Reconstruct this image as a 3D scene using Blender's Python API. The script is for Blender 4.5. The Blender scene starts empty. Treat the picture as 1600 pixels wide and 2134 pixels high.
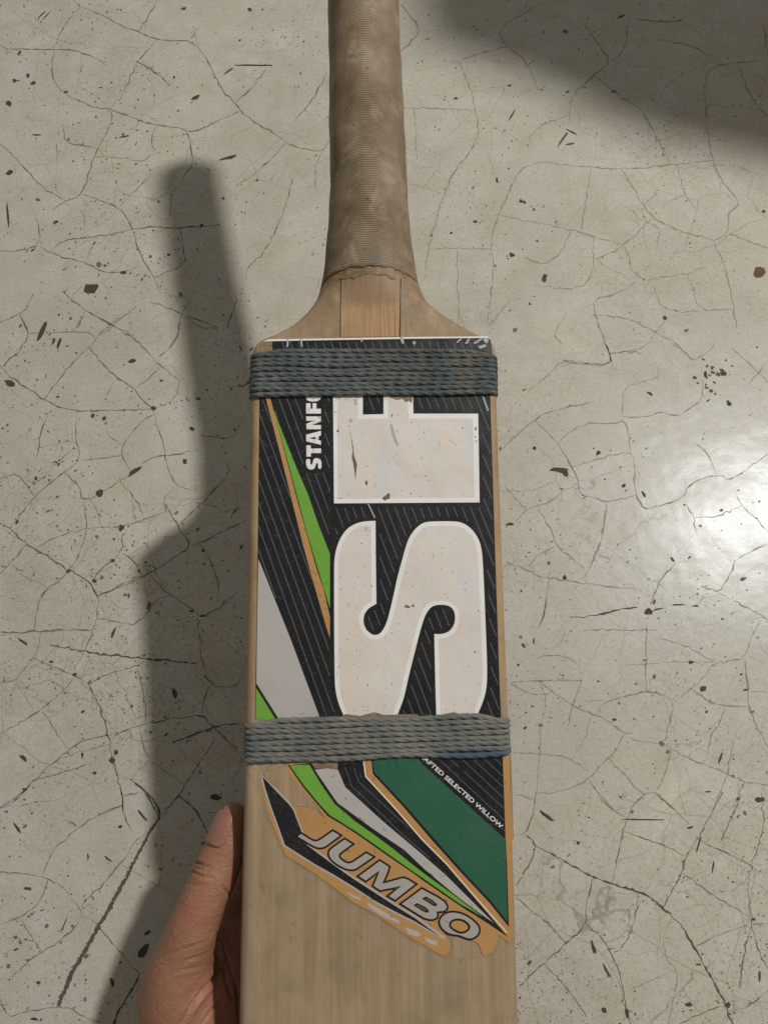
import bpy, bmesh, math, random
import numpy as np
from mathutils import Vector, Matrix
from mathutils.geometry import tessellate_polygon
random.seed(7); RNG = np.random.default_rng(7)
S = bpy.context.scene; COL = S.collection
def nrm(a): a = np.array(a, float); return a/np.linalg.norm(a)

# ------------------------------------------------ camera, surroundings, lamp, exposure
F = 1541.0                                   # focal length in pixels of the 1600 x 2134 photograph
N = nrm([-.0235, .3549, .9346]); H = .4182   # floor normal seen from the camera, camera height
EY = nrm(np.array([0, 1, 0]) - N*N[1]); EX = np.cross(EY, N)
R = np.array([EX, EY, N])
def w_(p): return R @ np.array(p, float) + np.array([0, 0, H])
LAMP = w_([1.147, 1.423, 1.214])
cd = bpy.data.cameras.new('camera'); cam = bpy.data.objects.new('camera', cd); COL.objects.link(cam)
cam.matrix_world = Matrix([list(R[i]) + [[0, 0, H][i]] for i in range(3)] + [[0, 0, 0, 1]])
cd.sensor_fit = 'VERTICAL'; cd.sensor_height = 24; cd.lens = 24*F/2134; cd.clip_start = .01; cd.clip_end = 50
S.camera = cam
wd = bpy.data.worlds.new('World'); S.world = wd; wd.use_nodes = True
bg = wd.node_tree.nodes['Background']; bg.inputs[0].default_value = (1.0, .945, .86, 1); bg.inputs[1].default_value = .21
ld = bpy.data.lights.new('ceiling_lamp', 'AREA'); ld.shape = 'DISK'; ld.size = .14; ld.energy = 47; ld.color = (1, .975, .935)
lo = bpy.data.objects.new('ceiling_lamp', ld); COL.objects.link(lo); lo.location = LAMP
lo.rotation_euler = (Vector((0, .1, 0)) - Vector(LAMP)).to_track_quat('-Z', 'Y').to_euler()
S.view_settings.view_transform = 'Standard'; S.view_settings.look = 'None'; S.view_settings.gamma = 1; S.view_settings.exposure = 0

# ------------------------------------------------ frames
def ray(x, y): return np.array([(x-800)/F, (1067-y)/F, -1.0])
def fl(x, y, z=0.0):                         # photo point -> point of the floor plane
    d = R @ ray(x, y); t = (H-z)/-d[2]; return np.array([0, 0, H]) + d*t
P0 = np.array([-.0042, .0766, -.326]); P1 = np.array([-.002, -.198, -.286])
AX = nrm(P0-P1); BX = nrm(np.array([1, 0, 0]) - AX*AX[0]); BZ = np.cross(BX, AX)
def loc(x, y, w=0.0):                        # photo point -> bat coordinates (u across, v along, w out of the face)
    d = ray(x, y); t = (P0@BZ + w)/(d@BZ); q = d*t - P0
    return np.array([q@BX, q@AX, w])
def proj(P):                                 # bat coordinates -> photo point, used to lay out skin folds
    P = np.atleast_2d(P); c = P0 + P[:, :1]*BX + P[:, 1:2]*AX + P[:, 2:3]*BZ
    return np.stack([800+F*c[:, 0]/-c[:, 2], 1067-F*c[:, 1]/-c[:, 2]], 1)
BW = Matrix([list(R@BX), list(R@AX), list(R@BZ)]).transposed().to_4x4()
BW.translation = Vector(w_(P0))

# ------------------------------------------------ helpers
def lin(r, g, b, k=1.0):
    f = lambda c: ((c/255+.055)/1.055)**2.4 if c/255 > .04045 else c/255/12.92
    return (f(r)*k, f(g)*k, f(b)*k, 1)
def empty(name, label, cat, mw=None):
    o = bpy.data.objects.new(name, None); COL.objects.link(o); o.empty_display_size = .05
    if mw is not None: o.matrix_world = mw
    o['label'] = label; o['category'] = cat
    return o
def mesh(name, V, Fc, mats, parent=None, smooth=False, mi=None, kind=None):
    me = bpy.data.meshes.new(name); me.from_pydata([tuple(map(float, v)) for v in V], [], [tuple(f) for f in Fc])
    for m in (mats if isinstance(mats, list) else [mats]): me.materials.append(m)
    if mi is not None: me.polygons.foreach_set('material_index', list(mi))
    if smooth: me.polygons.foreach_set('use_smooth', [True]*len(me.polygons))
    me.update(); o = bpy.data.objects.new(name, me); COL.objects.link(o)
    if parent: o.parent = parent
    if kind: o['kind'] = kind
    return o
class NT:
    def __init__(s, name):
        s.m = bpy.data.materials.new(name); s.m.use_nodes = True; s.t = s.m.node_tree; s.b = s.t.nodes['Principled BSDF']
        s.co = s.n('ShaderNodeTexCoord').outputs['Object']
    def n(s, k, **kw):
        x = s.t.nodes.new(k)
        for a, v in kw.items(): setattr(x, a, v)
        return x
    def l(s, a, b): s.t.links.new(a, b)
    def put(s, sock, v):
        if isinstance(v, bpy.types.NodeSocket): s.l(v, sock)
        else: sock.default_value = v
    def mapc(s, sc): m = s.n('ShaderNodeMapping'); s.l(s.co, m.inputs[0]); m.inputs['Scale'].default_value = sc; return m.outputs[0]
    def noise(s, scale, detail=4, rough=.6, co=None, dist=0):
        x = s.n('ShaderNodeTexNoise'); x.inputs['Scale'].default_value = scale; x.inputs['Detail'].default_value = detail
        x.inputs['Roughness'].default_value = rough; x.inputs['Distortion'].default_value = dist; s.l(co or s.co, x.inputs[0]); return x.outputs['Fac']
    def ramp(s, f, stops):
        x = s.n('ShaderNodeValToRGB'); e = x.color_ramp.elements
        while len(e) < len(stops): e.new(.5)
        for i, (p, c) in enumerate(stops): e[i].position = p; e[i].color = c if len(c) == 4 else (*c, 1)
        s.l(f, x.inputs[0]); return x.outputs[0]
    def step(s, f, a, b): 
        x = s.n('ShaderNodeMapRange'); x.inputs[1].default_value = a; x.inputs[2].default_value = b; s.l(f, x.inputs[0]); return x.outputs[0]
    def math(s, op, a, b=0.0):
        x = s.n('ShaderNodeMath', operation=op); s.put(x.inputs[0], a); s.put(x.inputs[1], b); return x.outputs[0]
    def mix(s, f, a, b, mode='MIX'):
        x = s.n('ShaderNodeMix', data_type='RGBA', blend_type=mode); s.put(x.inputs[0], f); s.put(x.inputs[6], a); s.put(x.inputs[7], b); return x.outputs[2]
    def bump(s, h, strength, dist): 
        x = s.n('ShaderNodeBump'); x.inputs['Strength'].default_value = strength; x.inputs['Distance'].default_value = dist
        s.put(x.inputs['Height'], h); return x.outputs[0]
    def done(s, col, rough=.5, bump=None, spec=.5, coat=0, sss=0):
        s.put(s.b.inputs['Base Color'], col); s.put(s.b.inputs['Roughness'], rough); s.b.inputs['Specular IOR Level'].default_value = spec
        if bump is not None: s.l(bump, s.b.inputs['Normal'])
        if coat: s.b.inputs['Coat Weight'].default_value = coat; s.b.inputs['Coat Roughness'].default_value = .18
        if sss:
            s.b.inputs['Subsurface Weight'].default_value = sss; s.b.inputs['Subsurface Radius'].default_value = (1, .35, .2); s.b.inputs['Subsurface Scale'].default_value = .004
        return s.m

# ------------------------------------------------ materials
def floor_mat():
    t = NT('polished_cement')
    big = t.noise(5, 5, .55); mid = t.noise(38, 5, .65); fine = t.noise(420, 4, .7)
    c = t.ramp(big, [(.3, lin(174, 170, 159)), (.5, lin(188, 186, 176)), (.72, lin(187, 180, 171))])
    c = t.mix(t.step(mid, .35, .75), c, lin(173, 165, 148))
    c = t.mix(t.math('MULTIPLY', t.step(t.noise(14, 3, .5, dist=1), .5, .62), .35), c, lin(184, 184, 167))
    dens = t.step(t.noise(7, 3, .5), .38, .66)
    c = t.mix(t.math('MULTIPLY', t.step(t.noise(4.2, 6, .68, dist=.8), .50, .68), .45), c, lin(158, 151, 137))
    c = t.mix(t.math('MULTIPLY', t.step(t.noise(22, 6, .75, dist=1.5), .60, .70), .35), c, lin(150, 140, 122))
    c = t.mix(t.math('MULTIPLY', t.step(t.noise(11, 5, .7, dist=1), .58, .70), .4), c, lin(206, 201, 186))
    sp = t.math('MULTIPLY', t.step(fine, .58, .66), t.math('ADD', t.math('MULTIPLY', dens, .5), .12))
    c = t.mix(sp, c, lin(88, 80, 67))
    c = t.mix(t.math('MULTIPLY', t.step(t.noise(230, 5, .75), .55, .66), t.math('MULTIPLY', dens, .36)), c, lin(124, 115, 98))
    g = t.math('ADD', t.math('MULTIPLY', t.noise(1150, 2, .7), .6), t.math('MULTIPLY', t.noise(480, 4, .75), .6))
    c = t.mix(t.math('MULTIPLY', t.step(g, .60, .78), .45), c, lin(140, 131, 113)); c = t.mix(t.math('MULTIPLY', t.step(g, .57, .40), .4), c, lin(212, 205, 187))
    c = t.mix(t.math('MULTIPLY', t.step(t.noise(900, 3, .6), .56, .7), .22), c, lin(205, 199, 182))
    v = t.n('ShaderNodeTexVoronoi', feature='DISTANCE_TO_EDGE'); v.inputs['Scale'].default_value = 46
    w = t.n('ShaderNodeMix', data_type='VECTOR'); w.inputs[0].default_value = .016
    nz = t.n('ShaderNodeTexNoise'); nz.inputs['Scale'].default_value = 30; nz.inputs['Detail'].default_value = 4; t.l(t.co, nz.inputs[0])
    t.l(t.co, w.inputs[4]); t.l(nz.outputs['Color'], w.inputs[5]); t.l(w.outputs[1], v.inputs[0])
    hair = t.math('MULTIPLY', t.step(v.outputs['Distance'], .011, .002), t.math('MULTIPLY', t.step(t.noise(9, 2, .5), .44, .56), .42))
    c = t.mix(hair, c, lin(120, 112, 98))
    v2 = t.n('ShaderNodeTexVoronoi', feature='DISTANCE_TO_EDGE'); v2.inputs['Scale'].default_value = 21; t.l(w.outputs[1], v2.inputs[0])
    hair2 = t.math('MULTIPLY', t.step(v2.outputs['Distance'], .0065, .0015), t.math('MULTIPLY', t.step(t.noise(6, 3, .6), .46, .54), .5))
    c = t.mix(hair2, c, lin(118, 109, 94))
    rough = t.math('ADD', .20, t.math('MULTIPLY', mid, .14))
    h = t.math('ADD', t.math('MULTIPLY', big, .6), t.math('MULTIPLY', mid, .03)); h = t.math('ADD', h, t.math('MULTIPLY', fine, .006)); t.b.inputs['Specular Tint'].default_value = (.84, .92, 1, 1)
    t.b.inputs['Coat Weight'].default_value = .06; t.b.inputs['Coat Roughness'].default_value = .46; t.b.inputs['Coat IOR'].default_value = 1.5
    return t.done(c, rough, t.bump(h, .35, .012), .20)
def flat(name, col, rough=.6, var=.25, scale=300, spec=.4):
    t = NT(name); n = t.noise(scale, 4, .6)
    d = tuple(c*(1-var) for c in col[:3]) + (1,)
    return t.done(t.mix(t.step(n, .35, .7), col, d), rough, None, spec)
def wood_mat(name, light, mid, dark, stain=.5, along=(60, 5, 60), rough=.55, tone=0, top=0):
    t = NT(name); g = t.noise(9, 6, .62, t.mapc(along)); g2 = t.noise(30, 4, .6, t.mapc((along[0], along[1]*.5, along[2])))
    c = t.ramp(g, [(.28, dark), (.5, mid), (.7, light)])
    c = t.mix(t.math('MULTIPLY', t.step(g2, .5, .68), .22), c, dark)
    sx = t.n('ShaderNodeSeparateXYZ'); t.l(t.co, sx.inputs[0])
    if tone: c = t.mix(t.math('MULTIPLY', t.math('MULTIPLY', t.step(sx.outputs[1], -.1535, -.151), t.step(sx.outputs[1], .002, -.002)), .75), c, lin(168, 140, 100))
    if top: c = t.mix(t.math('MULTIPLY', t.step(t.math('ADD', sx.outputs[1], t.math('MULTIPLY', t.noise(120, 4), .008)), .0175, .0215), .85), c, lin(142, 118, 92))
    fg = t.noise(10, 5, .7, t.mapc((62, 1.1, 62))); c = t.mix(t.math('MULTIPLY', t.step(fg, .48, .66), .55), c, dark)
    if tone: c = t.mix(t.math('MULTIPLY', t.math('MULTIPLY', t.step(t.math('ADD', sx.outputs[1], t.math('MULTIPLY', t.noise(90, 4, .6), .03)), .018, .030), t.step(t.noise(110, 5, .65), .38, .56)), .85), c, lin(126, 101, 76))
    if tone: c = t.mix(t.math('MULTIPLY', t.math('MULTIPLY', t.step(sx.outputs[1], -.001, .001), t.step(t.noise(70, 4, .6, dist=1), .46, .58)), .6), c, lin(138, 114, 88))
    if tone: c = t.mix(t.math('MULTIPLY', t.step(t.noise(95, 5, .7, t.mapc((1, .7, 1)), .5), .58, .68), .45), c, lin(128, 106, 86))
    c = t.mix(t.math('MULTIPLY', t.step(t.noise(10, 3, .6, t.mapc((150, .7, 150))), .50, .62), .30), c, dark)
    c = t.mix(t.math('MULTIPLY', t.step(t.noise(210, 5, .7, dist=1), .64, .70), .5), c, lin(108, 84, 68))
    st = t.step(t.noise(45, 5, .6, dist=.6), .50, .66); c = t.mix(t.math('MULTIPLY', st, stain), c, lin(112, 92, 72))
    pale = t.step(t.noise(60, 4, .6, t.mapc((1, .5, 1))), .52, .7); c = t.mix(t.math('MULTIPLY', pale, .35), c, lin(182, 160, 130))
    c = t.mix(t.math('MULTIPLY', t.step(t.noise(16, 5, .6, t.mapc((1, .45, 1)), .8), .48, .66), .4), c, lin(146, 128, 106))
    sp = t.step(t.noise(520, 3, .6), .68, .74); c = t.mix(t.math('MULTIPLY', sp, .55), c, lin(84, 66, 50))
    return t.done(c, rough, t.bump(t.math('ADD', g, t.math('MULTIPLY', t.noise(500, 3), .3)), .22, .0006), .35)
def print_mat(name, col, dirt=.15, dust=0.0, rough=.34, dirtcol=lin(150, 128, 100)):
    t = NT(name)
    c = t.mix(t.math('MULTIPLY', t.step(t.noise(42, 5, .6), .45, .7), dirt), col, dirtcol)
    c = t.mix(t.math('MULTIPLY', t.step(t.noise(700, 3, .6), .66, .72), min(1, dirt*2.2)), c, lin(95, 80, 62))
    if dirt > .3:
        c = t.mix(t.math('MULTIPLY', t.step(t.noise(24, 4, .6, t.mapc((2.6, .5, 1)), .5), .52, .66), .55), c, lin(198, 204, 208)); c = t.mix(t.math('MULTIPLY', t.step(t.noise(30, 4, .6, t.mapc((3, .6, 1)), .5), .56, .7), .5), c, lin(222, 202, 180))
    if dust:
        c = t.mix(t.math('MULTIPLY', t.step(t.noise(950, 4, .75), .52, .74), dust), c, lin(118, 118, 120))
        c = t.mix(t.math('MULTIPLY', t.step(t.noise(70, 6, .75, t.mapc((3, 1, 1)), 2), .60, .70), dust*.6), c, lin(105, 104, 102))
    h = t.math('ADD', t.noise(22, 3), t.math('MULTIPLY', t.noise(500, 3), .04))
    return t.done(c, t.math('ADD', rough, t.math('MULTIPLY', t.noise(60, 4), .15)), t.bump(h, .4, .003), .5)
M = {}
M['floor'] = floor_mat()
M['crack'] = flat('crack_dirt', lin(116, 107, 92), .9); M['crack2'] = flat('crack_faint', lin(148, 140, 125), .8); M['deep'] = flat('crack_deep', lin(92, 84, 71), .95)
M['fleck'] = flat('chip_dark', lin(74, 68, 56), .85); M['fleck2'] = flat('chip_grey', lin(112, 104, 90), .85); M['rust'] = flat('rust_spot', lin(104, 76, 62), .85)
M['wood'] = wood_mat('willow', lin(170, 150, 122), lin(158, 138, 110), lin(142, 121, 94), .25, (26, 1.6, 26), .55, 1)
M['residue'] = wood_mat('film_residue', lin(176, 154, 126), lin(163, 141, 113), lin(148, 124, 96), .1, (30, 4, 30), .35)
M['cane'] = wood_mat('cane', lin(196, 164, 122), lin(176, 140, 98), lin(134, 98, 64), .25, (260, 5, 260), .55, 0, 1)
M['tape'] = wood_mat('old_tape', lin(158, 136, 108), lin(136, 114, 88), lin(108, 86, 62), .5, (30, 60, 30))
M['black'] = print_mat('print_black', lin(15, 17, 22), .04, .16, .28); M['night'] = print_mat('print_midnight', lin(13, 14, 22), .04, .24, .34)
M['cream'] = print_mat('print_cream', lin(216, 208, 200), .34, 0, .36, lin(205, 188, 164)); M['white'] = print_mat('print_white', lin(231, 229, 226), .10, 0, .32)
M['silver'] = print_mat('print_silver', lin(178, 173, 168), .10, 0, .38); M['grey'] = print_mat('print_letter_grey', lin(168, 162, 156), .18, 0, .4)
M['lime'] = print_mat('print_lime', lin(108, 164, 56), .10, 0, .36); M['tan'] = print_mat('print_tan', lin(182, 138, 84), .26, 0, .42, lin(152, 112, 66))
M['forest'] = print_mat('print_forest', lin(34, 92, 68), .05, .12, .36); M['pale'] = print_mat('print_pale_line', lin(232, 218, 190), .05, 0, .35)
M['line'] = flat('print_pinstripe', lin(98, 102, 107), .4, .3, 900); M['chip'] = flat('bare_chip', lin(122, 102, 78), .8); M['outline'] = flat('print_outline', lin(34, 22, 20), .45, .3)

def twine_mat(name, base, dark, blue):
    t = NT(name); n = t.noise(55, 5, .6); f = t.noise(1500, 4, .7, t.mapc((.35, 1, 1)))
    c = t.mix(t.step(n, .38, .68), base, dark); c = t.mix(t.math('MULTIPLY', t.step(f, .45, .75), .5), c, lin(138, 137, 126))
    c = t.mix(t.math('MULTIPLY', t.step(t.noise(34, 4), .55, .68), .45), c, lin(118, 104, 82))
    if blue:
        sx = t.n('ShaderNodeSeparateXYZ'); t.l(t.co, sx.inputs[0])
        m = t.math('MULTIPLY', t.step(t.math('ADD', sx.outputs[0], t.math('MULTIPLY', n, .03)), .030, .045), t.step(sx.outputs[1], blue+.0015, blue-.0015))
        c = t.mix(t.math('MULTIPLY', m, .8), c, lin(66, 84, 104))
    return t.done(c, .85, t.bump(f, .5, .0004), .25)
def skin_mat():
    t = NT('skin'); big = t.noise(28, 4, .5); f = t.noise(700, 4, .65); v = t.n('ShaderNodeTexVoronoi'); v.inputs['Scale'].default_value = 900; t.l(t.co, v.inputs[0])
    c = t.ramp(big, [(.32, lin(138, 100, 76)), (.52, lin(158, 116, 91)), (.7, lin(172, 121, 100))])
    c = t.mix(t.math('MULTIPLY', t.step(t.noise(110, 5, .7), .46, .7), .45), c, lin(160, 92, 76))
    c = t.mix(t.math('MULTIPLY', t.step(t.noise(420, 4, .7), .5, .7), .25), c, lin(130, 90, 66))
    h = t.math('ADD', t.math('MULTIPLY', f, .5), t.math('MULTIPLY', v.outputs['Distance'], .4))
    return t.done(c, .46, t.bump(t.math('ADD', h, t.math('MULTIPLY', t.noise(160, 4, .6, t.mapc((1, 2.2, 1)), 1), 1.3)), .55, .0007), .32, 0, .12)

# ------------------------------------------------ floor
o = mesh('floor', [(-2, -2, 0), (2.5, -2, 0), (2.5, 3, 0), (-2, 3, 0)], [(0, 1, 2, 3)], M['floor']); o['kind'] = 'structure'; FLOOR = o
Z = {'A': (0, 0, 2.2857), 'B': (820, 0, 2.0513), 'C': (0, 650, 2.909), 'D': (0, 1200, 2.909), 'E': (1040, 700, 2.857), 'F': (1040, 1250, 2.857), 'G': (1040, 1650, 2.857), 'H': (0, 1640, 3.2)}
CR = {
'A': "350,0 380,30 500,75 570,120 660,150 750,190 850,195 905,192 975,260 1010,330 1050,420 1120,490 1180,565 1330,650 1400,700 1530,725 1570,670|0,215 40,235 245,235 350,235 450,270 510,310|380,35 300,130 265,225 245,320 255,380 300,440 380,480 440,510 520,520 600,550 740,595 860,610 930,630 1050,570 1140,530|520,520 540,560 500,650 450,740 425,830 390,925 310,960 250,1000|0,685 40,715 110,790 190,880 300,950|390,925 570,985 635,1090 670,1220 740,1330 760,1390|635,1090 560,1110 400,1135 300,1145 250,1190|*635,1090 720,1080 850,1085 960,1078 1050,1070|0,1195 100,1195 190,1170 185,1060 170,1040|190,1170 255,1210 400,1250 500,1300 590,1295 670,1265|~450,745 560,750 680,770 760,720|745,600 720,660 740,720|860,610 905,650 910,720 925,770 870,850 855,900|825,920 800,1050|860,1090 870,1180 890,1255 740,1320|1120,490 1200,420 1265,330|1560,340 1520,420 1470,500 1400,580|1360,680 1290,760 1200,840 1120,890|~1530,725 1500,800 1500,890 1530,940|1395,850 1370,960 1330,1060 1270,1190 1180,1275 1170,1330|750,190 700,245 650,300 610,390 570,480|*650,290 740,340 810,410|0,1535 95,1495 130,1470 160,1400|95,1495 135,1580|300,1390 410,1480 530,1545 640,1600|410,1480 370,1560|480,1600 560,1530 650,1460|720,1435 860,1490 1040,1560|910,1430 860,1500 850,1600|1130,1420 1080,1560|660,150 720,60 750,0|~905,190 950,130|~720,830 650,900 570,985|~270,680 275,820|300,590 310,680 440,700|~400,960 405,1100|~450,1150 410,1240|~1400,470 1440,345",
'B': "*30,20 120,130 30,220|640,10 440,120 480,200 560,250 620,390|480,200 290,250|280,260 330,380 370,550 330,650 260,720 200,880 150,1050 135,1160|800,80 860,170 930,260 860,320 755,410 750,520|930,260 990,210 1000,80|*1040,80 1210,95 1250,70|860,320 960,410 1060,470 1090,520 1180,700|~750,490 620,540 560,610|640,690 540,720 480,850 440,930 410,1060 430,1130 400,1380|640,695 830,715 970,725 1180,705 1360,685|1330,410 1340,560 1360,685 1400,770 1480,870 1430,910 1430,1000 1365,1030 1220,985 1100,930 1020,800 975,725|1365,1030 1410,1120 1440,1250 1465,1400|1430,1000 1600,1060|1100,930 985,1050 860,1110|845,720 800,980|~440,915 620,955 760,980 850,1010 985,1050|760,980 720,1080 640,1135 560,1100|~850,1010 855,1160 800,1240 600,1220|~985,1050 1040,1200 1180,1180 1260,1170 1330,1140|1040,1200 970,1250 850,1280 860,1350 910,1480 935,1560 720,1540|~1260,1170 1300,1330 1450,1320|~1110,1220 1140,1320 1300,1335|~850,1345 1000,1360 1100,1410 1200,1460 1280,1540|~1160,1365 1060,1500 920,1510|~740,1340 680,1430 720,1470|~40,465 90,460 350,470|~90,460 100,680|1470,270 1530,430 1600,500|1320,410 1340,300 1410,270 1560,260|*1580,110 1600,240|~1210,705 1240,830 1290,890|~270,1060 280,1380|~180,1060 430,1065|~500,1280 400,1400|~1250,830 1160,870|1130,170 1270,190 1400,270",
'C': "120,20 180,130 150,200 0,350|180,130 330,125 540,125 580,155|770,10 670,70 540,215 430,320 270,530|540,0 670,70 830,170 920,270 980,330 1090,415|*540,215 600,280 690,390 820,470|*0,320 90,420 270,530 350,575 480,600 620,600 760,595 930,590|820,470 850,520 930,590 950,670 1000,830 1010,930 1070,1060 1180,1080|930,590 1070,530 1090,415|820,470 970,340|1090,100 1050,200 960,275|930,620 840,680 750,800 735,870 800,970|800,975 720,1030 640,1080 500,1150 490,1060 390,970|860,920 940,875 1050,870 1200,835|320,570 250,720 240,820 210,900|470,600 460,750 490,900 390,970 290,1050 210,1120 60,1310|490,900 620,890 735,870|~240,820 450,780|*0,1280 60,1310 160,1410 220,1440 430,1570 550,1640 600,1745|220,1430 380,1350 530,1310 740,1300 900,1250 1010,1210|500,1150 520,1230 530,1310 500,1430 430,1570 290,1675 230,1745|740,1310 750,1450 600,1570 555,1640|750,1465 830,1530 860,1600|730,1030 820,1130 870,1230|*1000,1160 1100,1330 1160,1420 1060,1490 910,1590 700,1680 600,1720|1160,1420 1420,1300 1500,1260|1210,1400 1290,1530 1330,1690|910,1590 1000,1690 1080,1745|0,1010 110,975 210,1120|160,1410 70,1520 0,1590|~70,1520 150,1610 240,1640 290,1675|~520,20 450,110|~1115,20 1230,100 1330,100 1300,210|1210,750 1420,770 1470,640|1370,900 1400,970 1290,1090 1180,1200 1080,1290|1040,1090 990,1130 1010,1210|~655,740 740,810|~690,430 620,560|~450,820 220,1040",
'D': "400,0 290,75 235,160 210,330|*0,340 130,345 250,335 400,325 560,330|540,40 600,130 590,260 540,410 450,570|600,120 800,20 870,0|595,258 720,280 830,305 990,95 1180,210 1220,260 1330,190 1420,120|250,335 230,460 130,590 90,635 0,650|*210,500 330,550 450,600 540,660 600,780 660,965 670,1050 700,1170 745,1330 745,1455|440,630 370,720 210,840 0,960|~90,635 180,770 210,840|260,820 320,910 415,1055|*0,1410 90,1370 200,1250 415,1055 500,1000 660,965|*660,965 830,910 1040,870 1220,835 1300,920 1440,1060|540,655 630,600 830,550 870,520|#305,420 520,460 850,500 1200,530|835,560 880,740 885,900|840,920 880,1060 910,1110|1220,260 1190,310 1220,380 1210,450 1265,670 1430,675 1460,620|1265,670 1225,800 1225,835|1330,950 1200,1150 1085,1330 970,1455|1085,1330 1200,1430|#790,1230 890,1320 960,1455|#1050,1010 1290,920 1440,895|~910,1115 790,1235|~910,1120 1020,1200 1110,1260|200,1240 400,1190 530,1140|~370,1110 500,1060 690,1015|745,1390 600,1455|~750,1335 860,1310|~590,480 650,560",
'E': "610,0 655,100 670,175 470,165 370,145 290,235 170,330|~655,105 790,85 850,110|0,690 140,555 210,500 290,450 420,425 570,390|210,500 280,570 350,640 430,780 470,860 475,940 550,960 640,990 810,950|~350,640 430,560 540,520 700,520 740,500 770,590 780,690|780,690 805,770 810,950 860,1035 1000,1000 1080,970 1150,870 1290,825 1360,860 1440,820 1600,700|730,480 870,485 960,450 1060,480 1120,440 1210,380 1210,260|~430,780 570,740 700,700 780,700|*640,990 620,1150 580,1300 500,1450|~580,1300 660,1330|510,1390 420,1310 340,1250 310,1160 230,1030|~340,1250 230,1300 180,1370|100,1105 150,1040 230,1010 320,980 370,930|30,1370 50,1350 160,1390 230,1430 490,1470 700,1500 830,1500|~30,890 160,1040|1050,1350 960,1450 900,1590|~1380,70 1440,120 1540,220 1600,280|~1600,150 1540,220 1480,290|~1410,950 1450,1020 1530,1090 1600,1170|~1400,1340 1500,1280 1590,1240|1400,1340 1370,1430 1310,1530 1200,1490|~1160,1080 1300,1080 1440,1010|~1110,1000 1160,1080 1170,1170|~1310,1530 1600,1690|~1290,825 1240,700 1170,640|~990,10 1090,90 1150,150 1240,100 1280,45|~300,1400 280,1550 260,1690|~1220,1550 1170,1610|~940,180 955,240 860,270 740,300 730,470|#420,1675 560,1665 740,1625 820,1615|#870,1640 980,1620",
'F': "285,0 260,110 230,170|50,495 240,480 490,480|*240,480 330,560 440,630 530,675 640,710 740,795 790,795|490,470 470,540 440,620 400,790|580,670 610,620 720,580 870,545 960,555 1040,610 1010,720 985,860 820,840 770,820|880,130 870,380 875,545|~500,600 620,600|740,800 700,890 650,940 530,1070 430,1120 300,1155 225,1145 210,1180 200,1286|~240,480 285,620 240,760 240,910 225,1145|80,910 240,915 400,930 540,1030|530,1070 620,1190 720,1286|650,945 760,1060 860,1160|985,865 1110,940 1250,990 1370,1045 1460,1085 1600,1105|1020,900 990,1030 940,1130|*860,1160 920,1140 1000,1210|860,1160 780,1240|1040,610 1140,530 1210,470 1270,380 1380,360 1460,345 1500,220 1550,130|*1460,345 1470,450 1480,550 1480,640 1540,770 1600,880|1480,635 1340,630 1250,610 1140,530|1490,545 1600,550|1350,640 1300,750 1260,800 1230,960|~1270,370 1190,320 1080,265 940,225|~750,390 870,380 1060,370 1270,370|500,180 700,180 940,180|1410,790 1370,930 1360,1040 1270,1250|*1460,1085 1390,1240|~545,700 500,850 440,940|85,1155 205,1190|~220,350 330,325 440,350 490,440|70,500 190,565 300,560",
'G': "220,0 200,130 160,250 80,260|#160,255 215,320 380,410 540,500 660,545 880,615 970,690 1090,800 1160,920 1220,1040 1300,1180 1350,1290 1390,1383|215,320 190,420 100,560|100,630 300,790 400,905|*120,1160 260,1020 400,905 520,790 510,700 560,510|260,1020 400,1160 520,1340|*520,790 610,870 660,950 720,1090 750,1270 780,1383|670,545 710,350 740,230 780,100 870,10|740,235 870,280 960,310 1105,385|600,40 680,110 760,160|930,10 1000,70 1130,190|*1330,0 1260,130 1180,280 1105,390 1080,500 970,690|*1440,20 1370,180 1320,290|1180,280 1340,360 1500,440|1560,0 1575,180 1540,340 1490,450 1480,600 1500,750 1500,790|1090,485 1250,600 1370,670 1490,745|1170,920 1330,840 1490,790 1600,785|*1500,800 1460,920 1430,1170|1500,800 1540,950 1600,1060|830,610 800,800 740,920 680,960|~1020,760 970,880 1000,1010 1060,1060 1050,1180 1000,1383|1370,1310 1500,1270 1600,1180|1350,1270 1200,1320 1070,1383|~1050,1060 750,1190|~1200,1320 1080,1160",
'H': "0,140 80,90 190,10|800,0 820,60 820,150 880,295|820,120 700,160 540,260 430,360 370,395 330,480 285,590|0,565 150,575 285,600 325,615 400,650 450,700|325,615 290,720 240,800 150,860 20,915|140,880 200,980 280,1100|450,700 540,820 550,860 480,960 400,1030 280,1100 170,1180 80,1270|975,310 900,360 850,460 790,520 700,640 630,700 530,810|550,860 620,885 670,950 800,1090 880,1200 930,1240|1230,10 1190,60 1090,190|*1190,60 1300,140 1350,240 1400,340|~1020,340 1090,500 1060,650|~790,510 870,550 950,600 1060,660 1180,740|0,1410 60,1540 150,1500 380,1465 470,1470 560,1540 680,1570|#930,1240 910,1310 850,1400 780,1510 770,1581|440,220 520,265|~440,100 460,170|~820,60 950,40"}
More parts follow.
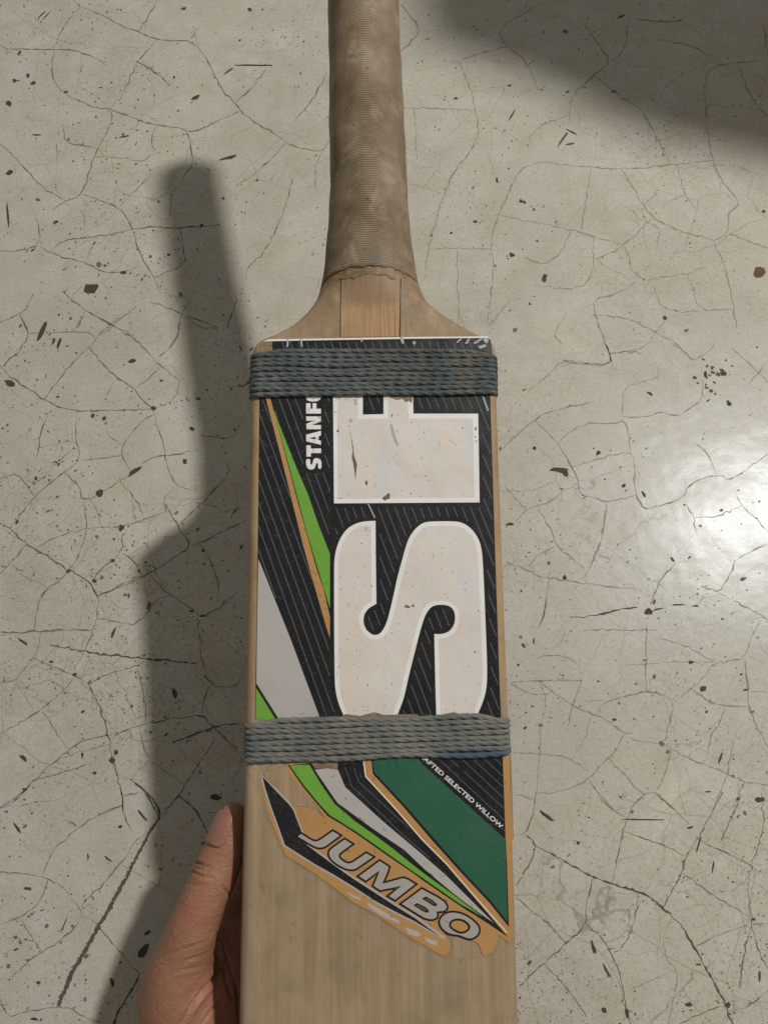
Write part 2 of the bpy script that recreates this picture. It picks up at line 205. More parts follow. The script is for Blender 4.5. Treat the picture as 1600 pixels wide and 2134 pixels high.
def ribbon(pts, wf, z, jit=.8, step=7, wr=(.35, 1.5)):
    P = []; pts = np.array(pts, float)
    if len(pts) > 2 and step > 6:
        q = [pts[0]]
        for a, b in zip(pts[:-1], pts[1:]): q += [a*.78+b*.22, a*.22+b*.78]
        pts = np.array(q+[pts[-1]])
    for a, b in zip(pts[:-1], pts[1:]):
        n = max(1, int(np.hypot(*(b-a))/step))
        for i in range(n): P.append(a+(b-a)*i/n + (RNG.normal(0, jit, 2)*1.6 if i else 0))
    P.append(pts[-1]); P = np.array(P); V = []; n = len(P)
    for i, p in enumerate(P):
        d = P[min(i+1, n-1)]-P[max(i-1, 0)]; d /= np.hypot(*d)+1e-9; q = np.array([-d[1], d[0]])
        w = wf(i/max(1, n-1))*.5*(wr[0]+RNG.random()**1.6*wr[1])
        V += [fl(*(p+q*w), z), fl(*(p-q*w), z)]
    return V, [(2*i, 2*i+1, 2*i+3, 2*i+2) for i in range(n-1)]
def add(acc, V, Fc): b = len(acc[0]); acc[0].extend(V); acc[1].extend(tuple(i+b for i in f) for f in Fc)
acc = {'crack': ([], []), 'crack2': ([], []), 'deep': ([], [])}
for k, s in CR.items():
    ox, oy, sc = Z[k]
    for ln in s.split('|'):
        m, w = {'*': ('crack', 2.1), '~': ('crack2', 1.4), '#': ('deep', 2.9)}.get(ln[0], ('crack', 1.5)); ln = ln.lstrip('*~#')
        if k in 'BEF' and m == 'crack': m = 'crack2'; w *= 1.25
        pts = [(ox+float(a.split(',')[0])/sc, oy+float(a.split(',')[1])/sc) for a in ln.split()]
        add(acc[m], *ribbon(pts, lambda t, w=w: w*(.55+.7*math.sin(math.pi*min(1, max(0, t)))**.5), {'crack': .00008, 'crack2': .00006, 'deep': .0001}[m]))
big = [(940, 0), (1010, 70), (1060, 150), (1060, 215), (1000, 300), (870, 550), (730, 810), (660, 930), (570, 1090), (480, 1240), (390, 1460)]
add(acc['deep'], *ribbon([(x/3.2, 1640+y/3.2) for x, y in big], lambda t: 3+5.5*min(1, t*1.6), .00012, .5, 3, (.7, .75)))
for m, (V, Fc) in acc.items(): mesh({'crack': 'crack_network', 'crack2': 'hairline_cracks', 'deep': 'open_cracks'}[m], V, Fc, M[m], FLOOR, kind='stuff')
CH = [(192,600,42,20,-10),(22,359,18,12,-30),(20,216,14,12,0),(31,168,10,8,0),(70,173,12,8,0),(59,157,10,10,0),(383,18,12,8,0),(521,20,10,8,0),(17,446,55,5,85),(477,328,45,8,-15),(258,568,14,9,0),(352,531,9,7,0),(420,470,10,7,-40),(407,203,22,8,-20),(260,284,25,4,-10),(76,281,24,3,0),(538,136,90,4,0),(475,149,25,5,-35),(88,691,44,10,-65),(113,710,18,6,-65),(124,715,32,8,-70),(276,752,18,9,0),(22,798,24,14,10),(280,983,34,11,-35),(208,1027,18,16,-40),(253,1101,15,11,-30),(321,851,14,9,0),(400,894,11,10,0),(218,872,12,8,-40),(337,793,8,6,0),(385,961,10,12,0),(364,1444,22,12,80),(449,1662,26,12,0),(234,1585,16,12,60),(242,1568,9,10,0),(237,1319,26,7,-70),(48,1337,28,6,35),(107,1379,12,5,10),(53,1645,12,8,0),(156,1405,12,8,0),(50,1580,24,8,40),(172,1573,14,5,90),(424,1283,16,6,0),(400,1273,10,6,0),(1166,980,42,10,3),(1178,985,16,12,60),(1299,1012,10,8,0),(1341,1031,16,6,60),(1350,1274,18,16,0),(1176,1204,12,9,90),(1063,1092,20,6,5),(1518,840,14,10,60),(1469,779,16,8,80),(1507,779,12,10,0),(1400,1165,14,4,55),(1436,1162,12,4,-45),(1425,1052,6,5,0),(1411,1260,30,4,0),(1449,1263,16,4,0),(1134,580,20,11,-70),(1590,441,10,8,0),(1172,290,44,6,-55),(1192,275,26,4,25),(1188,300,20,4,-10),(1086,419,14,8,30),(1385,663,10,10,0),(1293,34,20,4,-20),(1140,1702,40,8,40),(1236,1975,32,7,75),(1264,2024,32,6,62),(1583,1666,22,12,-5),(1435,2094,18,12,0),(1516,2094,14,14,0),(1306,2112,22,8,80),(1582,2035,26,6,90),(1437,1725,12,6,-20),(37,1727,34,7,55),(300,1981,34,18,-50),(308,1943,16,8,-35),(234,2046,20,8,80),(59,1852,18,7,0),(184,1785,20,4,88),(134,1927,40,3,-65),(297,1699,34,5,50),(251,1723,12,7,0),(81,2048,10,8,0),(225,1790,20,5,35),(73,2124,16,7,5),(1066,240,26,4,-60),(1035,375,16,5,75),(990,462,10,6,0),(1280,1500,10,6,0),(1464,1435,16,14,0),(1440,1380,12,8,0),(1090,1345,14,5,60),(1112,1335,5,14,0),(1030,1415,12,8,0),(1475,1650,14,4,0),(1455,1760,40,4,-75),(1485,1805,30,4,-80),(88,30,26,3,-45),(96,34,24,3,-45),(1340,1708,90,3,1),(1353,820,14,6,40),(1500,1580,6,40,20)]
fa = {'fleck': ([], []), 'fleck2': ([], []), 'rust': ([], [])}
def chip(x, y, a, b, ang, m, z=.00014):
    n = 9 if a > 6 else 5; c, s_ = math.cos(math.radians(ang)), math.sin(math.radians(ang)); V = []
    for i in range(n):
        t = 2*math.pi*i/n; r = .62+.6*RNG.random(); p, q = a/2*r*math.cos(t), b/2*r*math.sin(t); V.append(fl(x+p*c-q*s_, y+p*s_+q*c, z))
    add(fa[m], V, [tuple(reversed(range(n)))])
for i, c in enumerate(CH): chip(*c, 'fleck', .00014+i*2e-7)
chip(1580, 568, 26, 24, 0, 'rust'); [chip(1484+RNG.normal(0, 16), 785+RNG.normal(0, 16), RNG.uniform(3, 10), RNG.uniform(3, 8), 20, 'rust', .00011+i*1e-7) for i in range(26)]; chip(1455, 2010, 12, 6, 0, 'rust')
for i in range(46000):                        # the fine pits and flecks, denser to the left and below
    x, y = RNG.uniform(-350, 1950), RNG.uniform(-300, 2500)
    d = (.16+.84*(1/(1+math.exp((x-700)/260)))*(.3+.7*min(1, max(0, (y-150)/900)))+.4*max(0, min(1, (y-1300)/500))*(x > 1000))*(.45+.55*math.sin(x*.011+2*math.sin(y*.007))*math.sin(y*.013+1.7*math.sin(x*.005)))
    if RNG.random() > d: continue
    a = 2.2+abs(RNG.normal(0, 1.9))+(RNG.random() < .035)*RNG.uniform(2, 9); b = a*RNG.uniform(.25, .9)
    chip(x, y, a, max(1.2, b), RNG.uniform(-80, 10) if RNG.random() < .7 else RNG.uniform(0, 180), 'fleck' if RNG.random() < .42 else 'fleck2', .00013+RNG.random()*2e-5)
for m, (V, Fc) in fa.items(): mesh({'fleck': 'dark_pits', 'fleck2': 'grey_flecks', 'rust': 'rust_spots'}[m], V, Fc, M[m], FLOOR, kind='stuff')

# ------------------------------------------------ unseen table added beyond the frame, its top shaped to throw upper-right shade
def table():
    hgt = .62
    edge = [(842, -260), (846, -60), (852, 40), (868, 82), (905, 106), (960, 120), (1080, 168), (1180, 215), (1275, 268), (1400, 306), (1600, 352), (1900, 430)]
    top = []
    for x, y in edge:
        p = fl(x, y); q = p + (LAMP-p)*hgt/LAMP[2]; top.append(q[:2])
    top = np.array(top); a, b = top[0], top[-1]; c = a+(b-a)*.5; far = np.array([.30, .42])
    back = [b+far*.25, b+far*.75, b*.75+a*.25+far, b*.3+a*.7+far, a+far*.8, a+far*.3]
    ring = list(top)+back; n = len(ring)
    root = empty('shade_table', 'unseen wooden table added beyond the upper right edge to cast shade', 'table', Matrix.Translation(Vector((*np.mean(ring, 0), 0))))
    off = np.mean(ring, 0); ring = [np.array(r)-off for r in ring]
    V = []; Fc = []
    for z, k in ((hgt, .985), (hgt-.004, 1), (hgt-.024, 1), (hgt-.028, .985)): V += [(*(r*k), z) for r in ring]
    for j in range(3): Fc += [(j*n+i, (j+1)*n+i, (j+1)*n+(i+1) % n, j*n+(i+1) % n) for i in range(n)]
    Fc += [tuple(range(n)), tuple(reversed(range(3*n, 4*n)))]
    mesh('tabletop', V, Fc, M['wood'], root)
    for (x, y) in (ring[-6]*.75, ring[-3]*.8, ring[-1]*.55, ring[-7]*.55):
        V = []; 
        for z, r in ((0, .014), (hgt-.028, .018)):
            V += [(x+r*math.cos(t*math.pi/6), y+r*math.sin(t*math.pi/6), z) for t in range(12)]
        mesh('leg', V, [(i, (i+1) % 12, 12+(i+1) % 12, 12+i) for i in range(12)]+[tuple(range(11, -1, -1)), tuple(range(12, 24))], M['wood'], root, True)
table()

# ------------------------------------------------ bat
BAT = empty('cricket_bat', 'worn wooden cricket bat with green, black and white stickers and two cord bindings', 'cricket bat', BW)
TE, WB = .024, .08
EL = [(3400, 470), (2134, 498), (1980, 500), (1600, 509), (1460, 511), (1180, 517), (830, 521), (760, 523), (735, 525), (722, 529), (713, 536), (708, 546), (704, 560), (698, 582), (688, 606), (668, 632), (645, 653), (620, 665), (600, 671)]
ER = [(3400, 1160), (2134, 1080), (1980, 1075), (1700, 1067), (1560, 1062), (1200, 1048), (830, 1035), (760, 1034), (735, 1033), (720, 1031), (711, 1025), (706, 1015), (702, 1004), (696, 985), (686, 962), (672, 938), (652, 903), (628, 884), (600, 872)]
HL = [(600, 671), (575, 675), (530, 680), (480, 686), (400, 690), (300, 690), (150, 688), (0, 685), (-150, 682)]
HR = [(600, 872), (575, 866), (560, 862), (500, 855), (420, 848), (300, 842), (200, 836), (0, 829), (-150, 822)]
def wc(v): return -.0185 + WB*max(0, v)
def conv(L, pl):
    o = []
    for y, x in L:
        v = loc(x, y, pl(0))[1]; p = loc(x, y, pl(v)); o.append((p[1], p[0]))
    return sorted(o)
cl = conv(EL, lambda v: -.002 - .016*min(1, max(0, v)/.022)) + conv(HL[1:], wc); cr = conv(ER, lambda v: -.002 - .016*min(1, max(0, v)/.022)) + conv(HR[1:], wc)
cl = sorted(cl); cr = sorted(cr); CLv, CLu = np.array(cl).T; CRv, CRu = np.array(cr).T
def sm(x): x = min(1, max(0, x)); return x*x*(3-2*x)
def edges(v):
    s = .0015 if v < .004 else .004
    k = np.linspace(-s, s, 5); a = np.mean([np.interp(v+q, CLv, CLu) for q in k]); b = np.mean([np.interp(v+q, CRv, CRu) for q in k]); return a, b
def sec(v, grow=0.0):
    a, b = edges(v); a -= grow; b += grow; uc = (a+b)/2; te = TE; ts = .030+.014*sm(-v/.12)
    if v < -.42: ts -= .02*sm((-v-.42)/.14); te -= .004*sm((-v-.42)/.14)
    r = .0042; P = []; g = grow
    for i in range(7): t = math.pi-i*math.pi/12; P.append((a+r+r*math.cos(t), g-r+r*math.sin(t)))
    for i in range(1, 60): P.append((a+r+(b-a-2*r)*i/60, g + .0*math.sin(math.pi*i/60)))
    for i in range(7): t = math.pi/2-i*math.pi/12; P.append((b-r+r*math.cos(t), g-r+r*math.sin(t)))
    for i in range(1, 6): P.append((b, -r-(te-r-.003)*i/6))
    for i in range(41):
        x = 1-2*i/40; P.append((uc+x*(b-a)/2, -te-g-(ts-te)*(1-abs(x))**1.25+.0028*abs(x)**8))
    for i in range(1, 6): P.append((a, -te+.003+(te-r-.003)*i/6))
    P = np.array(P)
    s = sm(v/.030)
    if s > 0:
        aa = (b-a)/2; bb = .0175+g; c0 = wc(v)
        x = (P[:, 0]-uc)/aa; y = (P[:, 1]+te*.5)/(te*.5*1.3); th = np.arctan2(y, x)
        ex = 2+2.5*(1-s); q = (np.abs(np.cos(th))**ex+np.abs(np.sin(th))**ex)**(-1/ex)
        E_ = np.stack([uc+aa*q*np.cos(th), c0+bb*q*np.sin(th)], 1)
        e2 = s**.8; P = P*(1-e2)+E_*e2
    return P
NS = len(sec(0.))
def loft(vs, secs): 
    V = []; Fc = []
    for v, P in zip(vs, secs): V += [(p[0], v if np.isscalar(v) else v, p[1]) for p in P]
    for j in range(len(vs)-1): Fc += [(j*NS+i, j*NS+(i+1) % NS, (j+1)*NS+(i+1) % NS, (j+1)*NS+i) for i in range(NS)]
    return V, Fc
vs = list(np.arange(-.556, -.012, .008))+list(np.arange(-.012, .034, .0007))+list(np.arange(.034, .05, .002))
V, Fc = loft(vs, [sec(v) if v > -.552 else (sec(v)*[.97, .8]-[0, .002]) for v in vs]); Fc += [tuple(range(NS))]
Fc = [tuple(reversed(f)) for f in Fc]
blade = mesh('blade', V, Fc, M['wood'], BAT, True)

# grip, frayed tape under its lower rim
def grip_mat():
    t = NT('grip_cloth'); sx = t.n('ShaderNodeSeparateXYZ'); t.l(t.co, sx.inputs[0])
    y = t.math('ADD', sx.outputs[1], t.math('MULTIPLY', t.noise(20, 2), .0008)); ph = t.math('MULTIPLY', y, 2*math.pi/.00082)
    rib = t.math('SINE', ph); th = t.noise(1400, 3, .7); big = t.noise(38, 5, .6)
    c = t.ramp(big, [(.3, lin(112, 93, 70)), (.5, lin(148, 130, 106)), (.68, lin(166, 150, 126))])
    c = t.mix(t.math('MULTIPLY', t.step(t.noise(26, 4, .6, t.mapc((1.6, .6, 1)), 1.2), .5, .64), .6), c, lin(124, 100, 72))
    c = t.mix(t.math('MULTIPLY', t.step(t.noise(75, 5, .65, dist=1), .54, .66), .5), c, lin(188, 172, 150))
    c = t.mix(t.math('MULTIPLY', t.step(rib, .3, -1.0), t.math('ADD', .25, t.math('MULTIPLY', t.step(t.noise(60, 3), .4, .6), .5))), c, lin(82, 66, 48))
    c = t.mix(t.math('MULTIPLY', t.step(th, .58, .78), .35), c, lin(192, 180, 158))
    c = t.mix(t.math('MULTIPLY', t.step(t.noise(160, 4, .6), .66, .72), .7), c, lin(92, 78, 60))
    d = t.n('ShaderNodeVectorMath', operation='DISTANCE'); t.l(t.co, d.inputs[0]); d.inputs[1].default_value = (.0005, .0365, .001)
    c = t.mix(t.math('MULTIPLY', t.step(t.math('ADD', d.outputs['Value'], t.math('MULTIPLY', t.noise(120, 4), .006)), .0105, .004), .5), c, lin(104, 110, 104))
    return t.done(c, .62, t.bump(t.math('ADD', t.math('MULTIPLY', rib, .5), t.math('ADD', th, t.math('MULTIPLY', big, 2))), .8, .0003), .35)
M['grip'] = grip_mat()
def sleeve(name, v0, v1, grow, skew, jag, mat, dv=.0015, thick=.0009):
    rows = []; n = int((v1-v0)/dv); J = [0]*NS
    if jag: 
        q = np.interp(np.arange(NS), np.arange(0, NS+12, 3.0), RNG.normal(0, 1, len(np.arange(0, NS+12, 3.0)))); J = q*jag
    V = []; Fc = []
    for k in range(-1, n+1):
        kk = max(k, 0)
        for i in range(NS):
            rows.append(0)
        v = v0+(v1-v0)*kk/n; P = sec(v, grow if k >= 0 else grow-thick); top = P[:, 1].max(); f = 1-kk/n
        f = max(0, 1-kk*dv/.02)
        if name == 'grip':
            cc = np.array([P[:, 0].mean(), P[:, 1].mean()]); an = np.arctan2(P[:, 1]-cc[1], P[:, 0]-cc[0])
            P = cc+(P-cc)*(1+.010*np.sin(an*2+v*70)+.008*np.sin(an*3-v*140+1)+.006*np.sin(v*330+an))[:, None]*1.0
            if v > .293: P = cc+(P-cc)*math.sqrt(max(.12, 1-((v-.293)/.0165)**2))
        for i, p in enumerate(P): V.append((p[0], v-(skew*(top-p[1])+J[i])*f, p[1]))
    for j in range(n+1): Fc += [(j*NS+i, (j+1)*NS+i, (j+1)*NS+(i+1) % NS, j*NS+(i+1) % NS) for i in range(NS)]
    return V, Fc
vg = loc(768, 556, wc(.03)+.0175)[1]
V, Fc = sleeve('grip', vg, .309, .0006, .22, .00035, M['grip'])
last = len(V)-NS; Fc.append(tuple(last+i for i in range(NS)))
grip = mesh('grip', V, Fc, M['grip'], BAT, True)
V, Fc = sleeve('tape', vg-.0045, vg+.02, .00015, .22, .0006, M['tape'], .001, .0005)
mesh('tape_collar', V, Fc, M['tape'], BAT, True)
def topw(u, v, g=0.0):
    P = sec(v, g); m = P[:, 1] > P[:, 1].mean()-.004; Q = P[:72]; Q = Q[np.argsort(Q[:, 0])]; return float(np.interp(u, Q[:, 0], Q[:, 1]))
def patch(name, fn, nv, nu, mat, parent, g):
    V = []; Fc = []
    for j in range(nv+1):
        for i in range(nu+1):
            u, v = fn(i/nu, j/nv); V.append((u, v, topw(u, v)+g))
    for j in range(nv): Fc += [(j*(nu+1)+i, j*(nu+1)+i+1, (j+1)*(nu+1)+i+1, (j+1)*(nu+1)+i) for i in range(nu)]
    return mesh(name, V, Fc, mat, parent, True)
A0, A1 = loc(709, 702), loc(833, 702); B0, B1 = loc(711, 578, -.001), loc(835, 578, -.001)
patch('cane_splice', lambda s, t: ((A0[0]*(1-s)+A1[0]*s)*(1-t)+(B0[0]*(1-s)+B1[0]*s)*t, A0[1]*(1-t)+B0[1]*t), 40, 24, M['cane'], BAT, .00012)
for q0, q1, w0 in ((A0, B0, .00028), (A1, B1, .0005)):
    jj = RNG.normal(0, .00005, 60)
    patch('splice_joint', lambda s, t: (q0[0]*(1-t)+q1[0]*t+(s-.5)*w0+jj[int(t*50)], q0[1]*(1-t)+q1[1]*t), 50, 2, M['outline'], BAT, .0002)

# ------------------------------------------------ sticker artwork, laid on the face in its own layers
def chaikin(P, it=2):
    P = [np.array(p, float) for p in P]
    for _ in range(it):
        Q = []
        for a, b in zip(P, P[1:]+P[:1]): Q += [a*.75+b*.25, a*.25+b*.75]
        P = Q
    return P
def offset(P, d):                            # grow a closed outline by d pixels
    P = np.array(P, float); keep = [i for i in range(len(P)) if np.hypot(*(P[i]-P[i-1])) > .05]; P = P[keep]
    A = .5*np.sum(P[:, 0]*np.roll(P[:, 1], -1)-np.roll(P[:, 0], -1)*P[:, 1]); s = 1 if A > 0 else -1
    n = len(P); o = []
    for i in range(n):
        e1 = P[i]-P[i-1]; e2 = P[(i+1) % n]-P[i]; e1 = e1/np.hypot(*e1); e2 = e2/np.hypot(*e2)
        n1 = np.array([e1[1], -e1[0]])*s; n2 = np.array([e2[1], -e2[0]])*s; m = n1+n2; m = m/max(np.hypot(*m), 1e-6)
        o.append(P[i]+m*d/max(.45, m@n1))
    return o
LAYER = [0]
def art(name, polys, mat, z, parent, solid=0.0):
    """polys: list of (outer, [holes]) in photo points; laid at height z over the face"""
    V = []; Fc = []
    for outer, holes in polys:
        loops = [outer]+list(holes); L3 = [[Vector(loc(x, y, z)) for x, y in lp] for lp in loops]; base = len(V)
        for lp in L3: V += [tuple(p) for p in lp]
        for t in tessellate_polygon(L3):
            a, b, c = (V[base+i] for i in t); up = (b[0]-a[0])*(c[1]-a[1])-(b[1]-a[1])*(c[0]-a[0])
            Fc.append(tuple(base+i for i in (t if up > 0 else t[::-1])))
        if solid:
            q = base
            for lp in L3:
                m = len(lp); b2 = len(V); V += [(p.x, p.y, p.z-solid) for p in lp]
                Fc += [(q+i, q+(i+1) % m, b2+(i+1) % m, b2+i) for i in range(m)]; q += m
    return mesh(name, V, Fc, mat, parent)
def zz(ox, oy, sx, s): return [(ox+float(a.split(',')[0])/sx, oy+float(a.split(',')[1])/sx) for a in s.split()]
UB = [(541, 824), (538, 1100), (532, 1500), (1044, 1500), (1041, 1440), (1031, 1140), (1021, 822)]
upper = art('upper_sticker', [(UB, []), ([(568, 712), (572, 708), (1016, 704), (1022, 709), (1026, 740), (566, 740)], [])], M['black'], .00016, BAT, .00015)
upper['label'] = 'glossy black sticker with large white letters'
art('white_edge_line', [([(548, 712), (560, 707), (700, 705), (880, 702), (1015, 701), (1019, 704), (880, 705.5), (700, 708.5), (562, 711)], [])], M['white'], .00022, upper)
art('tan_stripe', [([(552, 822), (561.5, 822), (571, 858), (599, 965), (620, 1044), (661, 1190), (674, 1227), (687.5, 1285), (687.5, 1330), (680, 1307), (648, 1196), (631, 1134), (597.5, 999), (582.5, 939)], [])], M['tan'], .0002, upper)
art('lime_blade', [([(568, 849), (620, 980), (642.5, 1032), (663, 1092), (687.5, 1154), (687.5, 1268), (675, 1227), (665, 1194), (639, 1107), (620, 1036), (599, 959), (580, 890)], []), ([(534, 1434), (575, 1500), (533, 1500)], [])], M['lime'], .0002, upper)
SILV = [(538.5, 1165), (545, 1180), (605, 1330), (665, 1492), (668, 1500), (582, 1500), (534.5, 1424), (536, 1300)]
art('silver_panel', [(SILV, [])], M['silver'], .0002, upper)
SL = chaikin(zz(680, 1060, 4.444, "455,112 455,112 455,112 458,500 463,880 463,880 440,895 400,915 360,960 343,1010 345,1070 370,1120 410,1160 450,1173 495,1160 530,1115 560,1050 590,940 620,810 660,620 700,480 735,350 760,280 800,215 850,160 900,130 960,118 1200,116 1270,135 1330,175 1385,240 1420,310 1440,400 1450,550 1462,800 1478,1200 1488,1480 1485,1620 1470,1720 1440,1810 1395,1915 1395,1955 1018,1955 1018,1935 1010,1700 1003,1400 998,1160 998,1160 1060,1163 1110,1150 1150,1125 1185,1070 1193,1000 1180,940 1140,900 1070,888 1000,895 960,920 930,960 905,1010 880,1090 850,1200 800,1400 755,1580 725,1720 705,1790 660,1900 650,1955 170,1955 170,1935 130,1850 100,1760 85,1680 78,1600 75,1400 72,1000 72,560 75,460 90,380 120,290 170,210 220,165 280,135 350,117"))
EO = [(694, 815), (756, 815), (756, 864), (799, 863), (799, 815), (860.5, 815), (861, 862), (996, 862), (999, 1047), (696, 1049)]
EI = [(704, 815), (746, 815), (746, 873), (809, 872), (809, 815), (850, 815), (851, 872), (985, 872), (988, 1036), (704, 1039)]
big_ = art('large_letter', [(EO, [])], M['white'], .00021, upper); art('large_letter_fill', [(EI, [])], M['cream'], .00025, upper)
art('large_letter', [(SL, [])], M['white'], .00021, upper)
SI = offset(SL, -9.5); art('large_letter_fill', [(SI, [])], M['cream'], .00025, upper)
T5 = lambda s: zz(630, 815, 12.555, s)
for nm, s, hs in (('F', "100,318 215,318 215,462 268,462 268,318 370,318 370,462 488,462 488,588 100,588", []), ('N', "100,662 488,662 488,795 245,888 488,888 488,998 112,998 105,855 310,772 105,778", []),
        ('A', "488,1040 488,1155 428,1180 428,1280 488,1300 488,1405 105,1315 100,1140", ["170,1230 340,1195 345,1265"]), ('T', "105,1420 222,1420 222,1502 492,1502 492,1622 225,1622 225,1715 110,1715", []),
        ('S', "105,1775 212,1775 210,1890 225,1925 250,1925 268,1895 285,1800 320,1760 380,1752 440,1765 490,1810 505,1890 500,2035 412,2035 412,1900 395,1880 370,1885 355,1910 330,2010 280,2050 200,2055 140,2020 105,1950 95,1860", []), ('O', "95,20 95,190 130,240 200,270 300,275 400,260 450,230 485,180 485,20", [])):
    P = T5(s); P = chaikin(P, 2) if nm == 'S' else P
    art('small_letter', [(P, [T5(h) for h in hs])], M['white'], .00021, upper)
# pinstripes: parallel lines that stop short of the lettering
def inside(p, P):
    x, y = p; c = False; P = np.asarray(P); X1, Y1 = P[:, 0], P[:, 1]; X2, Y2 = np.roll(X1, -1), np.roll(Y1, -1)
    k = (Y1 > y) != (Y2 > y); xi = X1+(y-Y1)*(X2-X1)/np.where(Y2 == Y1, 1e-9, Y2-Y1); return bool(np.sum(k & (x < xi)) % 2)
def dist(p, P):
    P = np.asarray(P); A = P; B = np.roll(P, -1, 0); d = B-A; t = np.clip(((p-A)*d).sum(1)/np.maximum((d*d).sum(1), 1e-9), 0, 1); return np.hypot(*(A+d*t[:, None]-p).T).min()
BLK = [(SL[::3], 8), (EO, 8), ([(635, 815), (673, 815), (673, 982), (635, 982)], 3), ([(552, 822), (563, 822), (620, 1044), (688, 1285), (688, 1330), (648, 1196), (597, 999)], 1.5), ([(568, 849), (620, 980), (663, 1092), (690, 1154), (690, 1290), (665, 1194), (599, 959)], 2), (SILV, 3), ([(534, 1434), (575, 1500), (533, 1500)], 3), ([(686, 1050), (698, 1050), (698, 1500), (686, 1400)], 0)]
lines = []
l0, l1 = loc(787.5, 1057), loc(787.5+.382*400, 1457); dv = (l1-l0)[:2]; dv /= np.hypot(*dv); nv = np.array([dv[1], -dv[0]])
sp = abs((loc(805, 1057)-l0)[:2]@nv)
for k in range(-34, 34):
    run = []
    for t in np.arange(-.16, .16, .00045):
        q = l0[:2]+nv*sp*k+dv*t; p = proj([[q[0], q[1], 0]])[0]
        ok = 700 < p[1] < 1500 and (inside(p, UB) or (712 < p[1] < 730 and 575 < p[0] < 1015))
        if ok and p[1] > 800:
            for P, m in BLK:
                if inside(p, P) or (m and dist(p, P) < m): ok = False; break
        if ok and (dist(p, UB) < 3 and p[0] > 1000): ok = False
        if ok: run.append(p)
        elif run:
            if len(run) > 4: lines.append((run[0], run[-1]))
            run = []
lw = [((917.5, 1585), (1050, 1709)), ((966, 1607), (1050, 1685)), ((940, 1584), (957, 1599)), ((962, 1582), (1048, 1662)), ((985, 1582), (1047, 1639)), ((1007, 1580), (1047, 1617)), ((1027, 1577), (1045, 1594)), ((1043, 1724), (1051, 1731))]
def strokes(name, L, w, mat, z, parent):
    polys = []
    for a, b in L:
        a = np.array(a); b = np.array(b); d = (b-a)/np.hypot(*(b-a)); q = np.array([-d[1], d[0]])*w/2; polys.append(([a-q, b-q, b+q, a+q], []))
    return art(name, polys, mat, z, parent)
strokes('pinstripes', lines, 1.7, M['line'], .0002, upper)['kind'] = 'stuff'

TB = [(600, 1590), (1060, 1574), (1066, 1750), (1068, 1940), (1067, 1958), (1060, 1963), (1050, 1957), (1038, 1949), (1032, 1968), (1027, 1984), (1019, 1987), (1010, 1991), (1003, 1987), (1000, 1972), (994, 1966), (980, 1958), (960, 1949), (941, 1944), (926, 1942), (925, 1945), (933, 1956), (937, 1966), (937, 1978), (925, 1992), (912, 1987), (893, 1975), (865, 1960), (840, 1945), (812, 1925), (785, 1907), (760, 1893), (735, 1880), (690, 1845), (655, 1820), (620, 1798), (598, 1785), (593, 1778), (578, 1745), (563, 1707), (551, 1670), (541, 1622), (545, 1617), (580, 1650), (612, 1682), (640, 1681), (656, 1690), (678, 1706), (668, 1692), (650, 1668), (625, 1640), (603, 1612)]
lower = art('lower_sticker', [(TB, [])], M['tan'], .0003, BAT, .0003); art('film_margin', [(offset(TB, 4.5), [])], M['residue'], .00014, BAT, .00014)
lower['label'] = 'peeling tan lower sticker with green, silver and black bands'
art('black_ground', [([(870, 1578), (1047, 1572), (1050, 1660), (1053, 1748), (1056, 1800), (1060, 1932), (1020, 1882), (960, 1818), (900, 1751), (840, 1681), (777, 1613), (773, 1580)], [])], M['black'], .00034, lower)
art('black_ground', [([(600, 1594), (630, 1638), (657, 1671), (683, 1701), (712, 1718), (740, 1736), (820, 1792), (864, 1822), (877, 1832), (960, 1889), (1017, 1925), (1058, 1953), (980, 1861), (930, 1803), (880, 1752), (830, 1694), (780, 1636), (762, 1620), (757, 1585)], [])], M['night'], .00034, lower)
art('dark_green_panel', [([(776, 1580), (780.5, 1610), (842, 1676), (903, 1746), (963, 1814), (1023, 1878), (1057, 1921), (1054, 1782), (1051.5, 1748), (877, 1590), (872, 1580)], [])], M['forest'], .00038, lower)
art('lime_band', [([(603, 1594), (645, 1594), (670, 1636), (697, 1675), (739, 1711), (780, 1740), (819, 1769), (876, 1815), (958, 1875), (1005, 1911), (975, 1893), (960, 1885), (878, 1828), (866, 1820), (822, 1789), (742, 1733), (714, 1715), (686, 1698), (660, 1669), (633, 1636)], [])], M['lime'], .00038, lower)
art('silver_band', [([(656, 1604), (680, 1601), (704, 1604), (719, 1640), (798, 1712), (830, 1739), (880, 1781), (930, 1825), (980, 1875), (1028, 1923), (990, 1897), (942, 1860), (884, 1811), (842, 1771), (781, 1730), (703, 1673), (674, 1631)], [])], M['silver'], .00038, lower)
art('bare_film', [([(648, 1588), (704, 1588), (704, 1602), (690, 1603), (680, 1600), (656, 1602)], [])], M['tape'], .00039, lower)
strokes('cream_line', [((757.5, 1586), (762, 1618)), ((762, 1618), (830, 1692)), ((830, 1692), (880, 1750)), ((880, 1750), (930, 1800)), ((930, 1800), (980, 1858)), ((980, 1858), (1056, 1944))], 2.8, M['pale'], .00039, lower)
dl = [[(719, 1599), (733, 1639), (800, 1701), (838, 1739), (896, 1788)], [(738, 1600), (747, 1629), (800, 1678), (852, 1726)]]
strokes('pinstripes', [(a, b) for L in dl for a, b in zip(L, L[1:])]+lw, 1.4, M['line'], .00039, lower)['kind'] = 'stuff'
AR = [(547, 1618), (575, 1648), (602, 1676), (611, 1688), (628, 1732), (622, 1742), (641, 1762), (696, 1803), (737, 1832), (779, 1859), (822, 1887), (864, 1913), (919, 1953), (864, 1920), (822, 1899), (781, 1877), (737, 1848), (696, 1823), (655, 1800), (594, 1761), (579, 1718), (565, 1680), (554, 1646)]
